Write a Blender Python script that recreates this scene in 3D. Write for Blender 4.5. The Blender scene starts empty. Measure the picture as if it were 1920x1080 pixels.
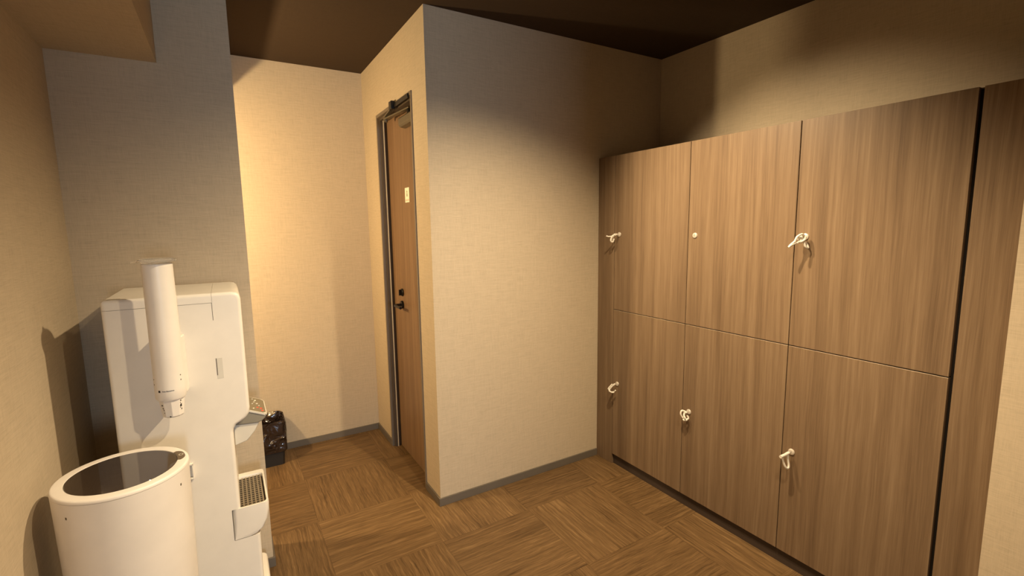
import bpy, bmesh, math, random
from mathutils import Vector, Matrix
random.seed(7)
C = bpy.context.scene
COL = C.collection
PI = math.pi

# ---------------------------------------------------------------- camera
yaw, pitch, roll, FPX = 0.5384, 0.1299, -0.0145, 897.4
cy, sy, cp, sp = math.cos(yaw), math.sin(yaw), math.cos(pitch), math.sin(pitch)
fw = Vector((sy*cp, cy*cp, -sp)); rt = Vector((cy, -sy, 0)); up = rt.cross(fw)
rt, up = rt*math.cos(roll)+up*math.sin(roll), up*math.cos(roll)-rt*math.sin(roll)
cam = bpy.data.cameras.new('camera'); cam.sensor_width = 36; cam.lens = FPX/1920*36
cam.clip_start = .02
co = bpy.data.objects.new('camera', cam); COL.objects.link(co)
M = Matrix((rt, up, -fw)).transposed().to_4x4(); M.translation = Vector((0, 0, 1.41))
co.matrix_world = M
C.camera = co

# ---------------------------------------------------------------- world, lights, exposure
w = bpy.data.worlds.new('world'); C.world = w; w.use_nodes = True
w.node_tree.nodes['Background'].inputs[0].default_value = (.75, .85, 1, 1)
w.node_tree.nodes['Background'].inputs[1].default_value = 0.25
C.view_settings.view_transform = 'Standard'; C.view_settings.look = 'None'
C.view_settings.gamma = 1; C.view_settings.use_curve_mapping = False
C.view_settings.exposure = 0.25
def spot(name, loc, target, watts, angle, blend, col, size):
    l = bpy.data.lights.new(name, 'SPOT'); l.energy = watts; l.spot_size = math.radians(angle)
    l.spot_blend = blend; l.color = col; l.shadow_soft_size = size
    o = bpy.data.objects.new(name, l); COL.objects.link(o); o.location = loc
    o.rotation_euler = (Vector(target)-Vector(loc)).to_track_quat('-Z', 'Y').to_euler()
    return o
WARM = (1, .77, .48)
spot('locker_spot', (.90, 1.58, 2.34), (1.87, 1.34, 1.47), 130, 72, 1.0, WARM, .02)
spot('downlight', (1.08, 1.08, 2.36), (.88, 1.30, 0), 165, 134, .9, WARM, .02)
spot('downlight_near', (.82, .30, 2.36), (.70, .62, 0), 95, 118, .8, WARM, .025)
spot('downlight_rear', (.8, -1.1, 2.36), (.8, -1.1, 0), 36, 140, .6, (1, .86, .66), .03)
l = bpy.data.lights.new('corridor_lamp', 'POINT'); l.energy = 66; l.color = (1, .735, .40); l.shadow_soft_size = .03
o = bpy.data.objects.new('corridor_lamp', l); COL.objects.link(o); o.location = (-.52, 2.50, 1.59)
l = bpy.data.lights.new('entrance_daylight', 'AREA'); l.energy = 85; l.color = (.68, .83, 1); l.size = .5; l.size_y = 1.2; l.shape = 'RECTANGLE'
o = bpy.data.objects.new('entrance_daylight', l); COL.objects.link(o); o.location = (.35, -5.0, 1.5)
o.rotation_euler = (math.radians(90), 0, 0)

# ---------------------------------------------------------------- geometry constants (metres)
XL, XS, XP, XB, XR, XC = -.442, -.151, .074, .841, 2.361, 1.872
YP, YR, YF = 2.117, 3.269, 2.146
ZC, ZS, ZK = 2.393, 1.984, 1.781
YN = -2.4   # near wall

# ---------------------------------------------------------------- materials
def mat(name, col=(.5, .5, .5), rough=.5, metal=0, spec=.5, trans=0, ior=1.45, emit=None, coat=0):
    m = bpy.data.materials.new(name); m.use_nodes = True
    b = m.node_tree.nodes['Principled BSDF']
    b.inputs['Base Color'].default_value = (*col, 1); b.inputs['Roughness'].default_value = rough
    b.inputs['Metallic'].default_value = metal; b.inputs['Specular IOR Level'].default_value = spec
    b.inputs['Transmission Weight'].default_value = trans; b.inputs['IOR'].default_value = ior
    b.inputs['Coat Weight'].default_value = coat
    return m
class G:
    """tiny node-graph helper"""
    def __init__(s, m):
        s.t = m.node_tree; s.n = s.t.nodes; s.b = s.n['Principled BSDF']
    def lk(s, a, b): s.t.links.new(a, b)
    def coord(s):
        n = s.n.new('ShaderNodeTexCoord'); return n.outputs['Object']
    def sep(s, v):
        n = s.n.new('ShaderNodeSeparateXYZ'); s.lk(v, n.inputs[0]); return n.outputs
    def comb(s, *a):
        n = s.n.new('ShaderNodeCombineXYZ')
        for i, x in enumerate(a):
            if isinstance(x, (int, float)): n.inputs[i].default_value = x
            else: s.lk(x, n.inputs[i])
        return n.outputs[0]
    def math(s, op, a, b=0.0, c=None):
        n = s.n.new('ShaderNodeMath'); n.operation = op
        for i, x in enumerate((a, b) if c is None else (a, b, c)):
            if isinstance(x, (int, float)): n.inputs[i].default_value = x
            else: s.lk(x, n.inputs[i])
        return n.outputs[0]
    def noise(s, v, scale=1, detail=3, rough=.55, dist=0):
        n = s.n.new('ShaderNodeTexNoise'); s.lk(v, n.inputs['Vector']); n.inputs['Scale'].default_value = scale
        n.inputs['Detail'].default_value = detail; n.inputs['Roughness'].default_value = rough
        n.inputs['Distortion'].default_value = dist
        return n.outputs['Fac']
    def ramp(s, f, stops):
        n = s.n.new('ShaderNodeValToRGB'); s.lk(f, n.inputs[0]); e = n.color_ramp.elements
        while len(e) < len(stops): e.new(.5)
        for i, (p, c) in enumerate(stops):
            e[i].position = p; e[i].color = (*c, 1)
        return n.outputs[0]
    def bump(s, h, strength, dist):
        n = s.n.new('ShaderNodeBump'); n.inputs['Strength'].default_value = strength
        n.inputs['Distance'].default_value = dist; s.lk(h, n.inputs['Height']); s.lk(n.outputs[0], s.b.inputs['Normal'])
def scl(c, k): return tuple(x*k for x in c)

def linen(name, col, horizontal=False, k=1.0, amp=1.0):
    m = mat(name, col, .85, spec=.2); g = G(m); x, y, z = g.sep(g.coord())
    u = x if horizontal else g.math('ADD', x, y); v = y if horizontal else z
    a = g.noise(g.comb(g.math('MULTIPLY', u, 20), g.math('MULTIPLY', v, 520), 0), 1, 4, .6)
    b = g.noise(g.comb(g.math('MULTIPLY', u, 520), g.math('MULTIPLY', v, 26), 7), 1, 4, .6)
    c = g.noise(g.comb(g.math('MULTIPLY', u, 9), g.math('MULTIPLY', v, 110), 3), 1, 3, .6)
    d = g.noise(g.comb(g.math('MULTIPLY', u, 110), g.math('MULTIPLY', v, 8), 5), 1, 3, .6)
    s1 = g.math('ADD', g.math('MULTIPLY', a, .38), g.math('MULTIPLY', b, .27))
    s2 = g.math('ADD', g.math('MULTIPLY', c, .2), g.math('MULTIPLY', d, .15))
    f = g.math('ADD', s1, s2)
    h = .13*amp
    g.lk(g.ramp(f, [(.36, scl(col, 1-h*1.35)), (.5, col), (.64, scl(col, 1+h))]), g.b.inputs['Base Color'])
    g.bump(f, .25, .002)
    return m
WALLC = (.50, .415, .30)
m_wall = linen('linen_wallpaper', WALLC)
m_soff = linen('linen_wallpaper_soffit', WALLC, True)
m_ceil = linen('dark_linen_ceiling', (.050, .032, .019), True)

def wood(name, dark, mid, light, rough=.42):
    m = mat(name, mid, rough, spec=.4); g = G(m); x, y, z = g.sep(g.coord())
    u = g.math('ADD', x, y)
    wob = g.noise(g.comb(g.math('MULTIPLY', u, 2.2), g.math('MULTIPLY', z, .9), 0), 1, 2)
    uu = g.math('ADD', u, g.math('MULTIPLY', wob, .03))
    a = g.noise(g.comb(g.math('MULTIPLY', uu, 22), g.math('MULTIPLY', z, .6), 0), 1, 3, .6)
    b = g.noise(g.comb(g.math('MULTIPLY', uu, 120), g.math('MULTIPLY', z, 1.6), 2), 1, 4, .65)
    c = g.noise(g.comb(g.math('MULTIPLY', uu, 420), g.math('MULTIPLY', z, 7), 4), 1, 3, .6)
    f = g.math('ADD', g.math('ADD', g.math('MULTIPLY', a, .46), g.math('MULTIPLY', b, .30)), g.math('MULTIPLY', c, .24))
    g.lk(g.ramp(f, [(.34, dark), (.5, mid), (.64, light)]), g.b.inputs['Base Color'])
    g.bump(c, .08, .001)
    return m
m_wood = wood('walnut_laminate', (.105, .066, .038), (.170, .112, .066), (.235, .163, .100))
m_doorw = wood('door_walnut_veneer', (.125, .072, .038), (.20, .120, .064), (.275, .172, .098))

def floor_mat():
    m = mat('plank_vinyl_tiles', (.2, .1, .04), .45, spec=.35); g = G(m); x, y, z = g.sep(g.coord())
    T = .457
    fx = g.math('DIVIDE', g.math('SUBTRACT', x, .285), T); fy = g.math('DIVIDE', g.math('SUBTRACT', y, 1.878), T)
    ix = g.math('FLOOR', fx); iy = g.math('FLOOR', fy)
    par = g.math('MODULO', g.math('ADD', g.math('ADD', ix, iy), 100), 2.0)   # 0: grain along x, 1: along y
    par = g.math('GREATER_THAN', par, .5)
    inv = g.math('SUBTRACT', 1.0, par)
    al = g.math('ADD', g.math('MULTIPLY', x, inv), g.math('MULTIPLY', y, par))   # along the grain
    ac = g.math('ADD', g.math('MULTIPLY', y, inv), g.math('MULTIPLY', x, par))   # across
    wn = g.n.new('ShaderNodeTexWhiteNoise'); wn.noise_dimensions = '2D'; g.lk(g.comb(ix, iy, 0), wn.inputs['Vector'])
    rnd = wn.outputs['Value']
    off = g.math('MULTIPLY', rnd, 17)
    # strips about 5 cm wide inside a tile
    st = g.math('FLOOR', g.math('MULTIPLY', ac, 1/.0571))
    wn2 = g.n.new('ShaderNodeTexWhiteNoise'); wn2.noise_dimensions = '2D'; g.lk(g.comb(st, off, 0), wn2.inputs['Vector'])
    wv = g.noise(g.comb(g.math('MULTIPLY', al, 9), g.math('MULTIPLY', ac, 9), off), 1, 2)
    ac2 = g.math('ADD', ac, g.math('MULTIPLY', wv, .018))
    a = g.noise(g.comb(g.math('MULTIPLY', al, 4), g.math('MULTIPLY', ac2, 95), off), 1, 4, .65)
    b = g.noise(g.comb(g.math('MULTIPLY', al, 14), g.math('MULTIPLY', ac2, 380), off), 1, 4, .65)
    f = g.math('ADD', g.math('MULTIPLY', a, .5), g.math('MULTIPLY', b, .4))
    f = g.math('ADD', f, g.math('MULTIPLY', wn2.outputs['Value'], .05))
    f = g.math('ADD', f, g.math('MULTIPLY', rnd, .05))
    # seam
    ex = g.math('ABSOLUTE', g.math('SUBTRACT', g.math('FRACT', fx), .5)); ey = g.math('ABSOLUTE', g.math('SUBTRACT', g.math('FRACT', fy), .5))
    e = g.math('GREATER_THAN', g.math('MAXIMUM', ex, ey), .4975)
    f = g.math('SUBTRACT', f, g.math('MULTIPLY', e, .07))
    g.lk(g.ramp(f, [(.36, (.050, .027, .010)), (.47, (.118, .068, .028)), (.56, (.162, .096, .041)), (.68, (.26, .162, .075))]), g.b.inputs['Base Color'])
    g.bump(f, .2, .002)
    return m
m_floor = floor_mat()

def dusty(name, col, rough, amp=.04, **k):
    m = mat(name, col, rough, **k); g = G(m)
    f = g.noise(g.coord(), 9, 4)
    g.lk(g.ramp(f, [(.3, scl(col, 1-amp)), (.7, scl(col, 1+amp))]), g.b.inputs['Base Color'])
    return m
m_base = dusty('grey_vinyl_skirting', (.125, .105, .083), .5)
m_white = dusty('white_abs_plastic', (.80, .76, .68), .38)
m_binw = dusty('white_coated_steel', (.78, .74, .69), .42)
m_tube = dusty('white_tube_plastic', (.84, .80, .74), .35)
m_grey = dusty('grey_plastic', (.25, .23, .18), .45)
m_lgrey = dusty('light_grey_plastic', (.66, .63, .55), .45)
m_panel = dusty('beige_membrane', (.20, .17, .11), .35)
m_dark = dusty('black_plastic', (.02, .018, .016), .4)
m_slot = dusty('dark_parts_and_shade', (.10, .08, .055), .6)  # dark joints and small parts; also holds recess shade as colour
m_mark = dusty('printed_black', (.02, .015, .012), .6)
m_red = dusty('red_button', (.75, .09, .05), .4)
m_smoke = dusty('smoked_acrylic_lid', (.035, .024, .018), .03, coat=1.0, spec=1.0, ior=1.7)
m_sens = dusty('sensor_window', (.12, .085, .05), .3)
m_clear = mat('clear_plastic', (.97, .95, .9), .08, trans=.85, ior=1.3)
m_frame = dusty('bronze_painted_steel', (.17, .135, .10), .45)
m_jamb = dusty('brown_door_jamb', (.085, .062, .042), .5)
m_seal = dusty('pale_rubber_seal', (.62, .55, .43), .5)
m_edge_hl = dusty('pale_edge_highlight', (.42, .34, .24), .45)  # lit top edges of the lower doors, put into a pale colour
m_bronze = dusty('dark_bronze_metal', (.17, .145, .10), .3, metal=.6)
m_blackm = dusty('black_metal', (.015, .013, .012), .3, metal=.3)
m_kick = dusty('dark_kick_board', (.045, .03, .022), .6)
m_gap_shade = dusty('black_gap_shade', (.012, .008, .006), .8)  # shade in the gaps between locker doors, put into the body colour
m_nickel = dusty('nickel', (.75, .70, .62), .3, metal=.5)
m_coil = mat('translucent_white_plastic', (.86, .81, .72), .25, trans=.25)
m_paper = dusty('off_white_label', (.86, .84, .70), .5)
m_pink = dusty('pale_pink_print', (.85, .55, .42), .5)
m_green = dusty('grey_green_print', (.30, .30, .20), .5)
m_metalg = dusty('steel_grille', (.50, .44, .34), .25, metal=.8)

# black plastic bag with crinkles
m_bag = mat('black_bin_liner', (.022, .014, .012), .16, spec=.9)
g = G(m_bag); v = g.noise(g.coord(), 13, 2, .45, .8); g.bump(v, 1.0, .06)

# ---------------------------------------------------------------- mesh helpers
def obj(name, bm, m, parent=None, smooth=False, bevel=0, seg=3, sub=0, angle=40, wsel=None):
    me = bpy.data.meshes.new(name)
    bmesh.ops.recalc_face_normals(bm, faces=bm.faces[:])
    bm.to_mesh(me); bm.free()
    if not isinstance(m, (list, tuple)): m = [m]
    for x in m: me.materials.append(x)
    o = bpy.data.objects.new(name, me); COL.objects.link(o)
    if parent is not None: o.parent = parent
    if bevel:
        b = o.modifiers.new('bevel', 'BEVEL'); b.width = bevel; b.segments = seg; b.limit_method = 'ANGLE'
        b.angle_limit = math.radians(35)
        if wsel:
            b.limit_method = 'WEIGHT'; at = me.attributes.new('bevel_weight_edge', 'FLOAT', 'EDGE')
            fn = {}
            for f in me.polygons:
                for k in f.edge_keys: fn.setdefault(k, []).append(f.normal.copy())
            for e in me.edges:
                ns = fn.get(tuple(sorted(e.vertices)), []); mid = (me.vertices[e.vertices[0]].co+me.vertices[e.vertices[1]].co)/2
                if len(ns) == 2 and ns[0].angle(ns[1]) > math.radians(35):
                    if wsel(mid): at.data[e.index].value = 1
                    else: e.use_edge_sharp = True
    if sub:
        s = o.modifiers.new('sub', 'SUBSURF'); s.levels = s.render_levels = sub
    if smooth or bevel:
        for p in me.polygons: p.use_smooth = True
        if not bevel: me.set_sharp_from_angle(angle=math.radians(angle))
        if bevel:
            wn = o.modifiers.new('wn', 'WEIGHTED_NORMAL'); wn.keep_sharp = True
    return o
def bx(bm, x0, x1, y0, y1, z0, z1, mi=0):
    v = [bm.verts.new(p) for p in ((x0,y0,z0),(x1,y0,z0),(x1,y1,z0),(x0,y1,z0),(x0,y0,z1),(x1,y0,z1),(x1,y1,z1),(x0,y1,z1))]
    for f in ((0,3,2,1),(4,5,6,7),(0,1,5,4),(1,2,6,5),(2,3,7,6),(3,0,4,7)):
        bm.faces.new([v[i] for i in f]).material_index = mi
    return bm
def box(*a): return bx(bmesh.new(), *a)
def boxes(*l):
    bm = bmesh.new()
    for a in l: bx(bm, *a)
    return bm
def prism(bm, pts, axis, a, b, mi=0):
    """extrude a closed outline along axis: 'y' -> pts are (x,z), 'x' -> (y,z), 'z' -> (x,y)"""
    def P(p, t): return {'y': (p[0], t, p[1]), 'x': (t, p[0], p[1]), 'z': (p[0], p[1], t)}[axis]
    A = [bm.verts.new(P(p, a)) for p in pts]; B = [bm.verts.new(P(p, b)) for p in pts]
    bm.faces.new(A).material_index = mi; bm.faces.new(B[::-1]).material_index = mi
    n = len(pts)
    for i in range(n):
        f = bm.faces.new((A[i], B[i], B[(i+1)%n], A[(i+1)%n])); f.material_index = mi
    return bm
def lathe(bm, prof, c=(0,0,0), axis='z', n=48, cap=True, mi=0):
    rings = []
    for r, t in prof:
        ring = []
        for i in range(n):
            a = 2*PI*i/n; p, q = r*math.cos(a), r*math.sin(a)
            ring.append(bm.verts.new({'z': (c[0]+p, c[1]+q, c[2]+t), 'x': (c[0]+t, c[1]+p, c[2]+q), 'y': (c[0]+p, c[1]+t, c[2]+q)}[axis]))
        rings.append(ring)
    for a, b in zip(rings, rings[1:]):
        for i in range(n):
            bm.faces.new((a[i], a[(i+1)%n], b[(i+1)%n], b[i])).material_index = mi
    if cap:
        bm.faces.new(rings[0][::-1]).material_index = mi; bm.faces.new(rings[-1]).material_index = mi
    return bm
def tube(bm, pts, r, n=10, mi=0, rad=None):
    pts = [Vector(p) for p in pts]; rings = []
    prev = None
    for i, p in enumerate(pts):
        d = (pts[min(i+1, len(pts)-1)]-pts[max(i-1, 0)]).normalized()
        if prev is None: s = d.orthogonal().normalized()
        else: s = (prev-d*prev.dot(d)).normalized()
        prev = s; t = d.cross(s); R = rad[i] if rad else r
        rings.append([bm.verts.new(p+(s*math.cos(2*PI*k/n)+t*math.sin(2*PI*k/n))*R) for k in range(n)])
    for a, b in zip(rings, rings[1:]):
        for k in range(n): bm.faces.new((a[k], a[(k+1)%n], b[(k+1)%n], b[k])).material_index = mi
    bm.faces.new(rings[0][::-1]).material_index = mi; bm.faces.new(rings[-1]).material_index = mi
    return bm
def spline(pts, k=6):
    P = [Vector(p) for p in pts]; out = []
    for i in range(len(P)-1):
        a, b, c, d = P[max(i-1,0)], P[i], P[i+1], P[min(i+2,len(P)-1)]
        for j in range(k):
            t = j/k
            out.append(.5*((2*b)+(-a+c)*t+(2*a-5*b+4*c-d)*t*t+(-a+3*b-3*c+d)*t**3))
    out.append(P[-1]); return out
def empty(name, loc=(0,0,0)):
    o = bpy.data.objects.new(name, None); COL.objects.link(o); o.location = loc; o.empty_display_size = .05; return o
def tag(o, label=None, cat=None, group=None, kind=None):
    if label: o['label'] = label
    if cat: o['category'] = cat
    if group: o['group'] = group
    if kind: o['kind'] = kind
    return o
def struct(name, bm, m, label, cat, parent=None, **k):
    o = obj(name, bm, m, parent, **k); tag(o, label, cat, kind='structure'); return o
def text_mesh(name, body, size, m, M4, parent, extrude=.0003):
    cu = bpy.data.curves.new(name, 'FONT'); cu.body = body; cu.size = size; cu.extrude = extrude; cu.align_x = 'LEFT'
    t = bpy.data.objects.new(name+'_tmp', cu); COL.objects.link(t)
    dg = bpy.context.evaluated_depsgraph_get(); me = bpy.data.meshes.new_from_object(t.evaluated_get(dg))
    bpy.data.objects.remove(t)
    me.transform(M4); me.materials.clear(); me.materials.append(m)
    o = bpy.data.objects.new(name, me); COL.objects.link(o); o.parent = parent
    return o

# ================================================================= the room
struct('floor', box(-2.2, 2.5, -3.2, 3.4, -.1, 0), m_floor, 'brown wood-look vinyl floor tiles laid with alternating grain', 'floor')
struct('ceiling', box(-2.2, 2.5, -2.6, 3.4, ZC, ZC+.1), m_ceil, 'dark brown fabric-textured ceiling', 'ceiling')
struct('wall_left', box(XL-.12, XL, YN, YP, 0, ZC), m_wall, 'beige linen wallpaper wall at the far left', 'wall')
struct('wall_column', box(-2.0, XP, YP, YP+.15, 0, ZC), m_wall, 'greyish linen wallpaper wall behind the water dispenser', 'wall')
struct('wall_back', box(-2.0, XB+.1, YR, YR+.1, 0, ZC), m_wall, 'brightly lit beige wallpaper wall at the end of the recess', 'wall')
struct('wall_corridor', box(-2.1, -2.0, YP, YR+.1, 0, ZC), m_wall, 'beige wallpaper wall closing the side corridor', 'wall')
struct('wall_lintel', box(-.13, -.03, YP+.15, YR, 2.08, ZC), m_wall, 'wallpapered lintel over the side corridor', 'wall')
# projecting room: front wall + door wall with its opening
DY0, DY1, DZ = 2.345, 2.943, 2.058
bm = boxes((XB+.1, XR, YF, YF+.1, 0, ZC), (XB, XB+.1, YF, DY0, 0, ZC), (XB, XB+.1, DY1, YR, 0, ZC), (XB, XB+.1, DY0, DY1, DZ, ZC))
struct('wall_middle', bm, m_wall, 'beige wallpaper walls of the projecting room with the narrow door', 'wall')
struct('wall_right', box(XR, XR+.1, YN, YF+.1, 0, ZC), m_wall, 'beige wallpaper wall above the locker doors', 'wall')
struct('wall_right_near', box(1.825, XR, YN, .406, 0, ZC), m_wall, 'beige wallpaper wall right beside the locker end panel', 'wall')
struct('wall_near', boxes((XL-.12, .09, YN-.1, YN, 0, ZC), (.72, XR, YN-.1, YN, 0, ZC), (.09, .72, YN-.1, YN, 2.2, ZC)), m_wall, 'unseen wall behind the viewpoint, its entrance opening shaped to trim the daylight', 'wall')  # opening placed so its edge cuts off the daylight on the projecting wall
# soffit: wallpapered beam along the left wall
bm = box(XL, XS, YN, YP, ZS, ZC)
o = struct('ceiling_soffit', bm, [m_wall, m_soff], 'boxed-in wallpapered soffit along the left wall top', 'soffit')
for p in o.data.polygons:
    if abs(p.normal.z) > .5: p.material_index = 1

# skirting
BH, BT = .042, .008
def skirt(name, bm, label): return struct(name, bm, m_base, label, 'skirting', bevel=.0015, seg=2)
skirt('baseboard_back', box(-1.9, XB-BT, YR-BT, YR, 0, BH), 'grey skirting under the recess end wall')
skirt('baseboard_middle', boxes((XB-BT, XC-.001, YF-BT, YF, 0, BH), (XB-BT, XB, YF, DY0-.014, 0, BH), (XB-BT, XB, DY1+.014, YR, 0, BH)), 'grey skirting around the projecting wall corner')
skirt('baseboard_column', boxes((XL, XP+BT, YP-BT, YP, 0, BH), (XP, XP+BT, YP, YP+.15, 0, BH)), 'grey skirting under the wall behind the water dispenser')
skirt('baseboard_left', box(XL, XL+BT, YN, YP-BT, 0, BH), 'grey skirting along the left wall')
skirt('baseboard_right', box(1.825-BT, 1.825, YN, .406, 0, BH), 'grey skirting under the right near wall')

# ================================================================= door
d = empty('door_1', (XB+.05, (DY0+DY1)/2, 0)); tag(d, 'narrow brown wooden door set in the side of the projecting wall', 'door', kind='structure')
def dl(bm): # to door local space
    bmesh.ops.translate(bm, verts=bm.verts[:], vec=-d.location); return bm
TW = .012
bm = boxes((XB-.006, XB+.010, DY0-TW, DY0+.004, 0, DZ+TW), (XB-.006, XB+.010, DY1-.004, DY1+TW, 0, DZ+TW), (XB-.006, XB+.010, DY0+.004, DY1-.004, DZ-.006, DZ+TW))
fr = obj('door_frame', dl(bm), m_frame, d, bevel=.0015, seg=2)
bm = boxes((XB+.010, XB+.1, DY0, DY0+.02, 0, DZ), (XB+.010, XB+.1, DY1-.02, DY1, 0, DZ), (XB+.010, XB+.1, DY0+.02, DY1-.02, DZ-.02, DZ))
obj('jamb', dl(bm), m_jamb, fr)
bm = boxes((XB+.026, XB+.031, DY1-.026, DY1-.02, .0, DZ-.02),)
obj('seal', dl(bm), m_seal, fr)
LX = XB+.048
bm = box(LX, LX+.036, DY0+.022, DY1-.024, .006, DZ-.024)
leaf = obj('door_leaf', dl(bm), m_doorw, d, bevel=.001, seg=2)
obj('leaf_gap_shade', dl(box(LX-.001, LX+.034, DY1-.0235, DY1-.021, .006, DZ-.024)), m_dark, leaf)  # dark strip standing in for the shaded gap beside the leaf
# lever handle and thumb turn
HY, HZ = 2.765, .95
bm = bmesh.new(); lathe(bm, [(.0, -.012), (.022, -.012), (.024, -.008), (.024, 0)], (LX, HY, HZ), 'x', 28)
tube(bm, spline([(LX-.01, HY, HZ), (LX-.035, HY, HZ), (LX-.048, HY-.008, HZ), (LX-.05, HY-.03, HZ-.001), (LX-.05, HY-.075, HZ-.002), (LX-.048, HY-.105, HZ-.002)]), .008, 12)
obj('lever_handle', dl(bm), m_blackm, d, smooth=True)
bm = bmesh.new(); lathe(bm, [(.0, -.010), (.020, -.010), (.023, -.006), (.023, 0)], (LX, HY-.008, HZ+.075), 'x', 28)
bx(bm, LX-.024, LX-.008, HY-.011, HY-.005, HZ+.058, HZ+.092)
obj('thumb_turn', dl(bm), m_blackm, d, smooth=False)
# sign sticker
SY0, SY1, SZ0, SZ1 = 2.565, 2.635, 1.545, 1.625
s = obj('door_sign', dl(box(LX-.002, LX, SY0, SY1, SZ0, SZ1)), m_paper, d)
bm = bmesh.new(); ymid = (SY0+SY1)/2
lathe(bm, [(0, -.0008), (.0065, -.0008), (.0065, 0)], (LX-.002, ymid, SZ1-.022), 'x', 16)
prism(bm, [(ymid-.008, SZ1-.048), (ymid+.008, SZ1-.048), (ymid+.005, SZ1-.030), (ymid-.005, SZ1-.030)], 'x', LX-.0028, LX-.002)
obj('figure_pictogram', dl(bm), m_green, s)
obj('colour_band', dl(box(LX-.0026, LX-.002, SY0+.008, SY1-.008, SZ0+.007, SZ0+.017)), m_pink, s)
# door closer
bm = bmesh.new()
prism(bm, [(LX, 1.935), (LX-.030, 1.94), (LX-.040, 1.95), (LX-.040, 1.982), (LX-.030, 1.992), (LX, 1.992)], 'y', 2.375, 2.585)
cl = obj('door_closer', dl(bm), m_bronze, d, bevel=.003, seg=2)
bm = bmesh.new(); lathe(bm, [(.014, 0), (.014, .018), (.009, .020), (.009, .026)], (LX-.020, 2.455, 1.992), 'z', 20)
obj('pinion_cap', dl(bm), m_blackm, cl, smooth=False)
def bar(bm, a, b, wdt, h):
    a, b = Vector(a), Vector(b); dd = (b-a).normalized(); s_ = dd.cross(Vector((0,0,1))).normalized()*wdt/2; u_ = Vector((0,0,h/2))
    v = [bm.verts.new(p) for p in (a-s_-u_, a+s_-u_, b+s_-u_, b-s_-u_, a-s_+u_, a+s_+u_, b+s_+u_, b-s_+u_)]
    for f in ((0,3,2,1),(4,5,6,7),(0,1,5,4),(1,2,6,5),(2,3,7,6),(3,0,4,7)): bm.faces.new([v[i] for i in f])
E_ = (XB-.010, 2.745, 2.010)
bm = bmesh.new()
bar(bm, (LX-.018, 2.445, 2.017), E_, .026, .009)
obj('main_arm', dl(bm), m_bronze, cl, bevel=.003, seg=2)
bm = bmesh.new()
bar(bm, (E_[0], E_[1]+.006, 2.020), (XB-.012, 2.60, 2.044), .020, .009)
lathe(bm, [(.012, -.018), (.012, .016)], (E_[0], E_[1], 2.012), 'z', 18)
obj('link_arm', dl(bm), m_bronze, cl, bevel=.0015, seg=2)
bm = boxes((XB-.028, XB-.006, 2.58, 2.625, 2.032, 2.074), (XB-.014, XB-.006, 2.36, 2.58, 2.040, 2.062))
obj('frame_bracket', dl(bm), m_blackm, cl, bevel=.003, seg=2)

# ================================================================= lockers
lk = empty('locker_cabinet', (XC+.2, 1.27, 0)); tag(lk, 'wall-length brown walnut laminate locker bank with six doors', 'locker cabinet')
def ll(bm):
    bmesh.ops.translate(bm, verts=bm.verts[:], vec=-lk.location); return bm
COLS = [2.010, 1.514, 1.021, .530]; ZM, ZB = .928, .063
PT = .018
bm = boxes((XC+.022, XR-.002, .41, YF-.002, ZB, ZK-.002),)
obj('body', ll(bm), m_gap_shade, lk)
obj('side_filler', ll(box(XC, XC+.03, COLS[0]+.002, YF-.002, 0, ZK)), m_wood, lk, bevel=.0008, seg=2)
obj('end_panel', ll(box(XC, XC+.03, .407, COLS[3]-.009, 0, ZK)), m_wood, lk, bevel=.0008, seg=2)
obj('toe_kick', ll(box(XC+.014, XC+.03, COLS[3]-.009, COLS[0]+.002, 0, ZB)), m_kick, lk)
obj('top_panel', ll(box(XC+.019, XR-.002, .408, YF-.002, ZK-.004, ZK)), m_wood, lk)
def door(c, row):
    y1, y0 = COLS[c]-.0015, COLS[c+1]+.0015
    if c == 2: y0 += .001
    z0, z1 = ((ZM+.0018, ZK) if row == 0 else (ZB, ZM-.0022))
    o = obj('locker_door', ll(box(XC, XC+PT, y0, y1, z0, z1)), m_wood, lk, bevel=.0012, seg=2)
    if row == 1:
        e = obj('edge_highlight', ll(box(XC+.0006, XC+PT, y0+.001, y1-.001, z1-.0002, z1+.0004)), m_edge_hl, o); e['label'] = 'pale strip for the lit top edge'  # highlight along the door top, set in as a pale strip
    ly, lz = y1-.037, (1.352 if row == 0 else .500)
    bm = bmesh.new(); lathe(bm, [(.0, -.005), (.008, -.005), (.0118, -.0035), (.0128, 0)], (XC, ly, lz), 'x', 28)
    q = obj('lock_cylinder', ll(bm), m_nickel, o, smooth=False); q['label'] = 'pale metal lock face'
    bm = box(XC-.0054, XC-.0048, ly-.001, ly+.001, lz-.005, lz+.005)
    obj('keyhole', ll(bm), m_mark, q)
    return ly, lz
LOCK = {(c, r): door(c, r) for c in range(3) for r in range(2)}

# keys with plastic wristbands hanging in five of the locks
def key(c, r, label, bar_len, droop, loops, arm=None):
    ly, lz = LOCK[(c, r)]; k = empty('locker_key', (XC-.005, ly, lz))
    tag(k, label, 'locker key', 'keys with white bands in the locker doors')
    bm = bmesh.new()
    bx(bm, -.020, 0, -.0012, .0012, -.004, .004)
    obj('key_blade', bm, m_nickel, k, bevel=.0004, seg=1)
    bm = bmesh.new()
    tube(bm, [(-.012, 0, .001), (-.02, .001, 0), (-bar_len*.6, .002, -droop*.5), (-bar_len, .004, -droop)], .005, 12, rad=[.005, .0065, .0055, .006])
    obj('key_head', bm, m_coil, k, smooth=True)
    for lp in loops:
        bm = bmesh.new(); tube(bm, spline(lp, 6), .0042, 12)
        obj('wristband', bm, m_coil, k, smooth=True)
    return k
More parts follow.
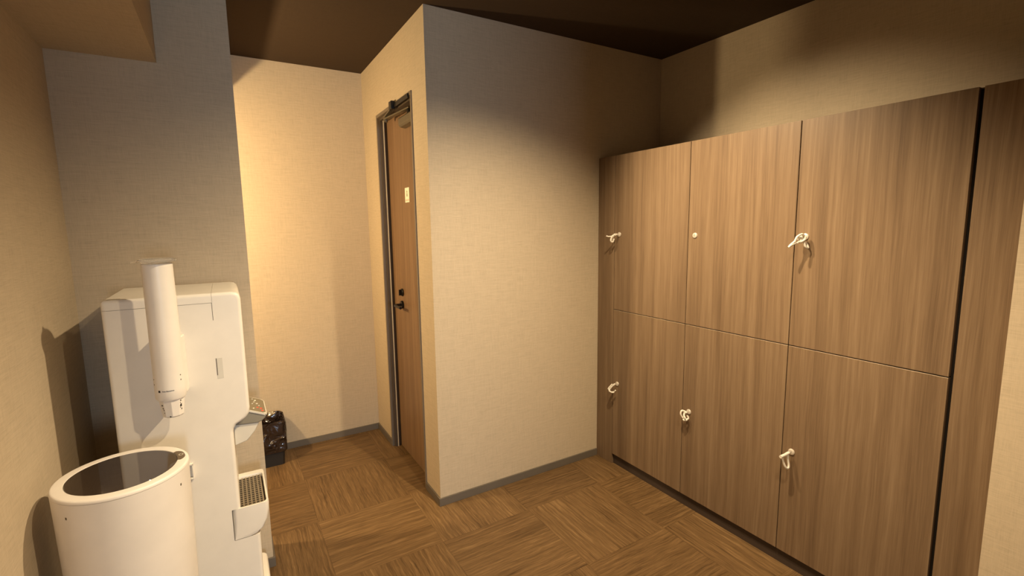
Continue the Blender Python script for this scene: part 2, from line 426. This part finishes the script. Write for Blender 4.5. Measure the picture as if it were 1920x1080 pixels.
# lower row, right door: straight bar with one clean hanging loop
key(2, 1, 'white key bar with one long open loop in lower right locker door', .064, .004,
    [[(-.052, .004, -.004), (-.050, .002, -.022), (-.044, -.006, -.046), (-.034, -.010, -.054), (-.024, -.008, -.046), (-.022, -.002, -.022), (-.020, 0, -.002)]])
# lower row, middle: short, bunched up
key(1, 1, 'bunched white key band in the lower middle locker door', .026, .002,
    [[(-.018, 0, .004), (-.030, .012, .010), (-.036, .014, -.004), (-.030, .010, -.022), (-.020, -.004, -.030), (-.012, -.012, -.026), (-.014, -.006, -.012)],
     [(-.02, .004, 0), (-.030, 0, -.010), (-.030, -.008, -.024), (-.022, .008, -.030), (-.014, .014, -.028)],
     [(-.022, .010, -.030), (-.030, 0, -.034), (-.020, -.012, -.032)]])
# lower row, left
key(0, 1, 'crumpled clear key band in the lower left locker door', .030, .006,
    [[(-.020, 0, 0), (-.034, .006, -.014), (-.040, .014, -.034), (-.030, .010, -.046), (-.020, -.004, -.040), (-.020, -.012, -.030)],
     [(-.024, .002, -.004), (-.036, .010, -.022), (-.046, .012, -.030), (-.042, .002, -.040), (-.028, -.010, -.042)],
     [(-.028, .004, .004), (-.040, .012, -.012), (-.048, .018, -.026)]])
# upper row, left
key(0, 0, 'twisted white key band beside the corner in the upper left locker door', .034, .004,
    [[(-.024, 0, .004), (-.034, .008, -.004), (-.044, .012, -.020), (-.046, .012, -.034), (-.036, .008, -.040), (-.030, .004, -.022)],
     [(-.030, .006, -.006), (-.044, .014, -.010), (-.058, .020, -.010), (-.068, .024, -.006)],
     [(-.026, .002, 0), (-.036, .012, -.016), (-.040, .014, -.030)]])
# upper row, right
key(2, 0, 'white looped key band sticking out of the upper right locker door', .036, .006,
    [[(-.018, -.006, .006), (-.030, -.004, .010), (-.044, .004, 0), (-.050, .008, -.016), (-.056, .016, -.026), (-.062, .022, -.036)],
     [(-.022, 0, -.004), (-.034, -.002, -.016), (-.046, .006, -.022), (-.058, .016, -.030), (-.064, .022, -.038)],
     [(-.014, -.010, 0), (-.022, -.012, -.010), (-.034, -.006, -.018), (-.044, 0, -.018)],
     [(-.02, 0, 0), (-.022, -.010, -.018), (-.020, -.016, -.036), (-.010, -.020, -.040), (-.010, -.012, -.024), (-.018, -.002, -.010)]])

# ================================================================= water dispenser
X0, X1, Y0, Y1, ZT = -.315, .031, 1.74, 2.095, 1.215
wd = empty('water_dispenser', ((X0+X1)/2, (Y0+Y1)/2, 0)); tag(wd, 'tall white floor-standing water dispenser with drip tray against the grey wall', 'water dispenser')
def wl(bm):
    bmesh.ops.translate(bm, verts=bm.verts[:], vec=-wd.location); return bm
def arc(cx, cz, r, a0, a1, n=8):
    return [(cx+r*math.cos(math.radians(a0+(a1-a0)*i/n)), cz+r*math.sin(math.radians(a0+(a1-a0)*i/n))) for i in range(n+1)]
XSM = -.048   # vertical seam
prof = [(X0, .012), (X1-.004, .012), (X1-.002, .384), (-.047, .384), (-.047, .4925), (-.022, .4925), (-.022, .755)] + [(-.020, .768), (-.012, .780), (.004, .788), (.018, .798), (.027, .812), (.030, .83)] + [(X1, ZT-.024), (X1-.004, ZT-.010), (X1-.012, ZT-.003), (X1-.026, ZT), (XSM+.001, ZT), (XSM+.001, ZT-.030), (X0, ZT-.030)]
bm = bmesh.new(); prism(bm, prof, 'y', Y0, Y1)
body = obj('body', wl(bm), m_white, wd, bevel=.011, seg=5, wsel=lambda p: not ((p.z > ZT-.035 and p.x < XSM+.003-wd.location.x) or (p.z > .38 and p.z < .495 and p.x < -.015-wd.location.x) or p.z < .39 and p.z > .38))
# top cover, separate from the front column
bm = bmesh.new()
prism(bm, [(X0, ZT-.0292), (XSM+.0004, ZT-.0292), (XSM+.0004, ZT), (X0, ZT)], 'y', Y0, Y1)
obj('top_cover', wl(bm), m_white, wd, bevel=.011, seg=5, wsel=lambda p: p.x < XSM-.002-wd.location.x and p.z > ZT-.02)
obj('cover_seam', wl(box(X0+.012, XSM, Y0-.0003, Y0+.002, ZT-.0302, ZT-.0294)), m_grey, body)
# seam of the front column
obj('seam', wl(box(XSM-.0006, XSM+.0006, Y0-.0004, Y0+.002, 1.13, ZT-.03)), m_slot, body)
# grip recess: pale plate, the shade inside put in as a dark sliver
bm = bmesh.new()
gx0, gx1, gz0, gz1 = -.051, -.034, .942, 1.008
bx(bm, gx0, gx1, Y0-.0004, Y0+.001, gz0, gz1)
gp = obj('grip_recess', wl(bm), m_lgrey, wd)
obj('recess_shade', wl(box(gx0, gx0+.002, Y0-.0008, Y0-.0003, gz0+.012, gz1)), m_slot, gp)
# head with control panel
bm = bmesh.new()
prism(bm, [(-.018, .762), (.050, .756), (.064, .760), (.074, .769), (.079, .780), (.030, .802), (.0, .802)], 'y', 1.785, 1.94)
hd = obj('dispensing_head', wl(bm), m_grey, wd, bevel=.004, seg=3); hd['label'] = 'grey head under the control panel'
# control panel, slanted plate
def slant(x0, x1, y0, y1, h0, h1, m, name, par):
    def zt(x): return .802-(x-.030)*.45
    bm = bmesh.new(); v = []
    for h in (h0, h1):
        for x, y in ((x0, y0), (x1-.008, y0), (x1, y0+.012), (x1, y1-.012), (x1-.008, y1), (x0, y1)): v.append(bm.verts.new((x, y, zt(x)+h)))
    bm.faces.new(v[:6][::-1]); bm.faces.new(v[6:])
    for i in range(6): bm.faces.new((v[i], v[(i+1)%6], v[6+(i+1)%6], v[6+i]))
    return obj(name, wl(bm), m, par)
cpn = slant(.022, .0805, 1.783, 1.942, -.003, .003, m_lgrey, 'control_panel', wd)
mb = slant(.026, .0775, 1.789, 1.936, .0031, .0040, m_panel, 'membrane', cpn)
def zt(x): return .802-(x-.030)*.45
for i, (x, y, r, m) in enumerate([(.042, 1.915, .003, m_lgrey), (.050, 1.905, .004, m_paper), (.046, 1.885, .003, m_lgrey), (.054, 1.872, .0045, m_lgrey),
                                  (.040, 1.862, .003, m_lgrey), (.060, 1.855, .003, m_lgrey), (.054, 1.830, .0045, m_red), (.064, 1.826, .0055, m_red), (.067, 1.805, .0055, m_red), (.042, 1.812, .003, m_paper)]):
    bm = bmesh.new(); lathe(bm, [(r, 0), (r*.8, .0012)], (x, y, zt(x)+.004), 'z', 16)
    obj('button', wl(bm), m, mb)
# nozzle cowl under the head
bm = bmesh.new(); prism(bm, [(-.021, .762), (.056, .757), (.040, .728), (.022, .707), (.014, .699), (-.021, .690)], 'y', 1.79, 1.925)
nz = obj('nozzle_cowl', wl(bm), m_lgrey, wd, bevel=.003, seg=2)
bm = bmesh.new(); lathe(bm, [(.006, -.012), (.007, 0)], (.004, 1.86, .702), 'z', 16); obj('spout', wl(bm), m_slot, nz)
# drip tray
def rrect(x0, x1, y0, y1, r, n=6):
    P = []
    for cx, cyy, a in ((x1-r, y1-r, 0), (x0+r, y1-r, 90), (x0+r, y0+r, 180), (x1-r, y0+r, 270)):
        for i in range(n+1):
            t = math.radians(a+90*i/n); P.append((cx+r*math.cos(t), cyy+r*math.sin(t)))
    return P
bm = bmesh.new(); YB = 2.0; TXL = -.0465; L = []
for x1, r, z in ((.0, .002, .386), (.020, .004, .390), (.040, .008, .404), (.054, .012, .430), (.0605, .014, .460), (.062, .014, .484), (.0605, .014, .492)):
    L.append([bm.verts.new((x, y, z)) for x, y in rrect(TXL, x1, Y0-.001, YB, r)])
for pts, z in ((rrect(-.031, .0555, Y0+.005, 1.975, .016), .492), (rrect(-.030, .0545, Y0+.006, 1.974, .016), .489), (rrect(-.030, .0545, Y0+.006, 1.974, .016), .476)):
    L.append([bm.verts.new((x, y, z)) for x, y in pts])
for a, b in zip(L, L[1:]):
    n = len(a)
    for i in range(n): bm.faces.new((a[i], a[(i+1)%n], b[(i+1)%n], b[i]))
bm.faces.new(L[0][::-1]); bm.faces.new(L[-1])
tr = obj('drip_tray', wl(bm), m_white, wd, smooth=True, angle=35)
obj('tray_seam', wl(box(TXL-.0009, TXL-.0001, Y0-.0004, Y0+.002, .386, .491)), m_slot, body)
bm = bmesh.new(); prism(bm, rrect(-.030, .0545, Y0+.006, 1.974, .016), 'z', .4765, .4772); obj('tray_well', wl(bm), m_slot, tr)
bm = bmesh.new()
for i in range(15):
    y = 1.757+i*.0148; bx(bm, -.026, .049, y-.0022, y+.0022, .482, .4865)
for x in (-.024, -.012, 0, .012, .024, .036, .047): bx(bm, x-.0022, x+.0022, 1.755, 1.97, .4822, .4868)
gr = obj('drip_grille', wl(bm), m_metalg, tr); gr['label'] = 'shiny metal drip grille'
# foot
bm = bmesh.new(); prism(bm, rrect(X0+.01, .052, Y0+.03, Y1-.01, .02), 'z', 0, .10)
obj('base', wl(bm), m_white, wd, bevel=.012, seg=3)

# hose clip on the side of the dispenser
bm = boxes((-.1515, -.1485, Y0-.012, Y0, .645, .685), (-.1415, -.1375, Y0-.012, Y0, .64, .685), (-.1515, -.1375, Y0-.012, Y0, .681, .686), (-.1485, -.1375, Y0-.012, Y0, .636, .641))
obj('side_catch', wl(bm), m_white, wd, bevel=.001, seg=2)

# ================================================================= paper cup tube
TX, TY = -.1665, 1.662
ct = empty('cup_dispenser', (TX, TY, .875)); tag(ct, 'white paper cup tube mounted upright on the side of the water dispenser', 'cup dispenser')
def cl_(bm):
    bmesh.ops.translate(bm, verts=bm.verts[:], vec=-ct.location); return bm
bm = bmesh.new()
lathe(bm, [(.0335, .930), (.0345, .928), (.0375, .934), (.0378, .96), (.0365, 1.318), (.0345, 1.318), (.0345, 1.2)], (TX, TY, 0), 'z', 64, cap=True)
tb = obj('tube', cl_(bm), m_tube, ct, smooth=True, angle=30)
bm = bmesh.new()
lathe(bm, [(.0, 1.333), (.034, 1.334), (.044, 1.331), (.046, 1.327), (.046, 1.324), (.036, 1.322), (.034, 1.312), (.0335, 1.312), (.0335, 1.320), (.0, 1.3205)], (TX, TY, 0), 'z', 56, cap=False)
prism(bm, [(TX-.040, TY-.010), (TX-.058, TY-.006), (TX-.060, TY+.002), (TX-.040, TY+.010)], 'z', 1.322, 1.326)
lid = obj('lid', cl_(bm), m_clear, ct, smooth=False); lid['label'] = 'clear plastic flip lid'
# wall bracket
bm = bmesh.new()
prism(bm, [(TX-.030, TY+.01), (TX+.030, TY+.01), (TX+.039, TY+.05), (TX+.0405, Y0-.0003), (TX-.034, Y0-.0003), (TX-.034, TY+.05)], 'z', .927, 1.098)
obj('mounting_bracket', cl_(bm), m_tube, ct, bevel=.003, seg=2)
# faceted cup outlet
bm = bmesh.new(); R = []
for rr, z in ((.0325, .936), (.0320, .922), (.0268, .878), (.0225, .874)):
    R.append([bm.verts.new((TX+.001+rr*math.cos(2*PI*(i+.5)/10), TY+rr*math.sin(2*PI*(i+.5)/10), z)) for i in range(10)])
for a, b in zip(R, R[1:]):
    for i in range(10): bm.faces.new((a[i], a[(i+1)%10], b[(i+1)%10], b[i]))
bm.faces.new(R[-1])
ol = obj('cup_outlet', cl_(bm), m_tube, ct, bevel=.0015, seg=2)
def onring(ang, z, r, base=(TX, TY)):   # ang 0 faces the viewer (-y), positive to the right
    a = math.radians(ang); return Vector((base[0]+r*math.sin(a), base[1]-r*math.cos(a), z)), a
def patch(bm, ang, z, r, w_, h_, base=(TX, TY)):
    p, a = onring(ang, z, r, base); t = Vector((math.cos(a), math.sin(a), 0)); nn = Vector((math.sin(a), -math.cos(a), 0)); u = Vector((0,0,1))
    q = [p+t*sx*w_/2+u*sz*h_/2 for sx, sz in ((-1,-1),(1,-1),(1,1),(-1,1))]
    v = [bm.verts.new(x+nn*.0002) for x in q]+[bm.verts.new(x-nn*.0016) for x in q]
    for f in ((0,1,2,3),(7,6,5,4),(0,4,5,1),(1,5,6,2),(2,6,7,3),(3,7,4,0)): bm.faces.new([v[i] for i in f])
for ang, z in ((-66, .992), (-66, .977), (50, .998), (50, .984)):
    bm = bmesh.new(); patch(bm, ang, z, .0378, .0028, .0032); obj('screw', cl_(bm), m_slot, tb)
bm = bmesh.new(); patch(bm, -38, .9585, .0378, .0058, .0062); obj('logo_mark', cl_(bm), m_mark, tb)
# small printed name, wrapped round the tube letter by letter
ang = -25.0
for ch in 'Sun Remmet':
    if ch != ' ':
        p, a = onring(ang, .957, .0381)
        Mx = Matrix(((math.cos(a), 0, math.sin(a), p.x), (math.sin(a), 0, -math.cos(a), p.y), (0, 1, 0, .957), (0, 0, 0, 1)))
        t = text_mesh('printed_letter', ch, .0050, m_mark, Matrix.Translation(-ct.location) @ Mx, tb)
    ang += {'m': 6.4, ' ': 2.4, 'R': 4.8, 'S': 4.4}.get(ch, 4.1)
# instruction print on the outlet
for side in (((44, .922, .005, .003), (42, .916, .002, .004), (44, .908, .004, .008), (40, .901, .006, .002), (50, .908, .0015, .009), (52, .896, .003, .003)),
             ((-48, .914, .005, .003), (-46, .905, .003, .004), (-42, .900, .003, .004), (-42, .891, .002, .003)), ((-12, .879, .004, .003),)):
    bm = bmesh.new()
    for ang, z, w_, h_ in side: patch(bm, ang, z, .0310-(.922-z)*.11, w_, h_, (TX+.001, TY))
    obj('instruction_print', cl_(bm), m_mark, ol)

# ================================================================= white cylindrical bin
BX, BY, BZ, BR = -.268, 1.510, .800, .140
tbn = empty('waste_bin', (BX, BY, 0)); tag(tbn, 'tall white cylindrical bin with smoked glossy lid before the water dispenser', 'waste bin')
def bl(bm):
    bmesh.ops.translate(bm, verts=bm.verts[:], vec=-tbn.location); return bm
bm = bmesh.new(); lathe(bm, [(.118, .0), (.124, .004), (.1398, .790), (.1398, .7905)], (BX, BY, 0), 'z', 96)
obj('bin_body', bl(bm), m_binw, tbn, smooth=True); 
bm = bmesh.new(); lathe(bm, [(.1390, .7907), (.1402, .7915), (.1402, .7945), (.1392, .7975), (.1370, .7995), (.1345, .8000), (.1150, .8000), (.1142, .7990), (.1142, .790), (.0, .790)], (BX, BY, 0), 'z', 96, cap=False)
rim = obj('rim', bl(bm), m_binw, tbn, smooth=True, angle=42)
bm = bmesh.new(); lathe(bm, [(.1138, .791), (.1138, .7985), (.1130, .7994), (.0, .7995)], (BX-.0005, BY, 0), 'z', 96, cap=False)
ld = obj('lid', bl(bm), m_smoke, tbn, smooth=True); ld['label'] = 'glossy smoked brown lid'
# sensor panel on the rim, to the right
a0 = math.radians(12.5)
bm = bmesh.new(); P = []
def sp(t, rr): P.append((BX+rr*math.cos(t), BY+rr*math.sin(t)))
for i in range(13):
    q = -1+2*i/12; sp(a0+q*.27, .1325-.010*abs(q)**3.5)
for i in range(9):
    q = 1-2*i/8; sp(a0+q*.25, .1142)
prism(bm, P, 'z', .7996, .8008)
sn = obj('sensor_panel', bl(bm), m_sens, rim, bevel=.0008, seg=2); sn['label'] = 'dark brown sensor window'
bm = bmesh.new(); sx, sy_ = BX+.124*math.cos(a0), BY+.124*math.sin(a0); ri = []
for k_, zz in ((1, .8011), (.7, .8011)):
    ri.append([bm.verts.new((sx+.0055*k_*math.cos(2*PI*i/20), sy_+.007*k_*math.sin(2*PI*i/20)+.0, zz)) for i in range(20)])
for i in range(20): bm.faces.new((ri[0][i], ri[0][(i+1)%20], ri[1][(i+1)%20], ri[1][i]))
obj('sensor_icon', bl(bm), m_lgrey, sn)
for ang, z in ((-42, .757), (62, .757)):
    bm = bmesh.new(); patch(bm, ang, z, .1393, .004, .006, (BX, BY)); obj('catch_hole', bl(bm), m_slot, tbn)

# ================================================================= black bin in the recess
kb = empty('rubbish_bin', (.135, 3.14, 0)); tag(kb, 'small black square bin with shiny black liner in the recess', 'rubbish bin')
def kl(bm):
    bmesh.ops.translate(bm, verts=bm.verts[:], vec=-kb.location); return bm
bm = bmesh.new(); R = []
for h, z in ((.078, 0), (.092, .262), (.089, .262), (.076, .004)):
    R.append([bm.verts.new((x, y, z)) for x, y in rrect(.135-h, .135+h, 3.14-h, 3.14+h, .016, 4)])
for a, b in zip(R, R[1:]):
    n = len(a)
    for i in range(n): bm.faces.new((a[i], a[(i+1)%n], b[(i+1)%n], b[i]))
bm.faces.new(R[0][::-1]); bm.faces.new(R[-1])
obj('bin_body', kl(bm), m_dark, kb, bevel=.001, seg=2)
bm = bmesh.new(); R = []; rnd = random.Random(3)
prf = [(.090, .085, 0), (.097, .10, .004), (.097, .16, .004), (.099, .215, .003), (.0985, .262, .002), (.0955, .276, .002), (.0895, .270, .002), (.084, .22, .006), (.075, .14, .010), (.05, .10, .01), (.012, .09, .004)]
base = rrect(-1, 1, -1, 1, .22, 6); n = len(base)
pts = []
for i in range(n):     # subdivide the square outline evenly
    a, b = base[i], base[(i+1)%n]; dd = math.dist(a, b); k_ = max(1, int(dd/.09))
    for j in range(k_): pts.append((a[0]+(b[0]-a[0])*j/k_, a[1]+(b[1]-a[1])*j/k_))
n = len(pts); ph = [rnd.uniform(0, 6.28) for _ in range(6)]
for h, z, am in prf:
    ring = []
    for i, (x, y) in enumerate(pts):
        t = 2*PI*i/n
        k_ = 1+am*8*(.5*math.sin(7*t+ph[0]+z*30)+.35*math.sin(13*t+ph[1]-z*50)+.25*math.sin(23*t+ph[2]))*.12
        zz = z+am*.9*math.sin(9*t+ph[3])+(am*1.2*math.sin(5*t+ph[4]))
        ring.append(bm.verts.new((.135+x*h*k_, 3.14+y*h*k_, zz)))
    R.append(ring)
for a, b in zip(R, R[1:]):
    for i in range(n): bm.faces.new((a[i], a[(i+1)%n], b[(i+1)%n], b[i]))
bm.faces.new(R[-1])
bg = obj('bin_liner', kl(bm), m_bag, kb, smooth=True); bg['label'] = 'shiny black plastic liner folded over the rim'
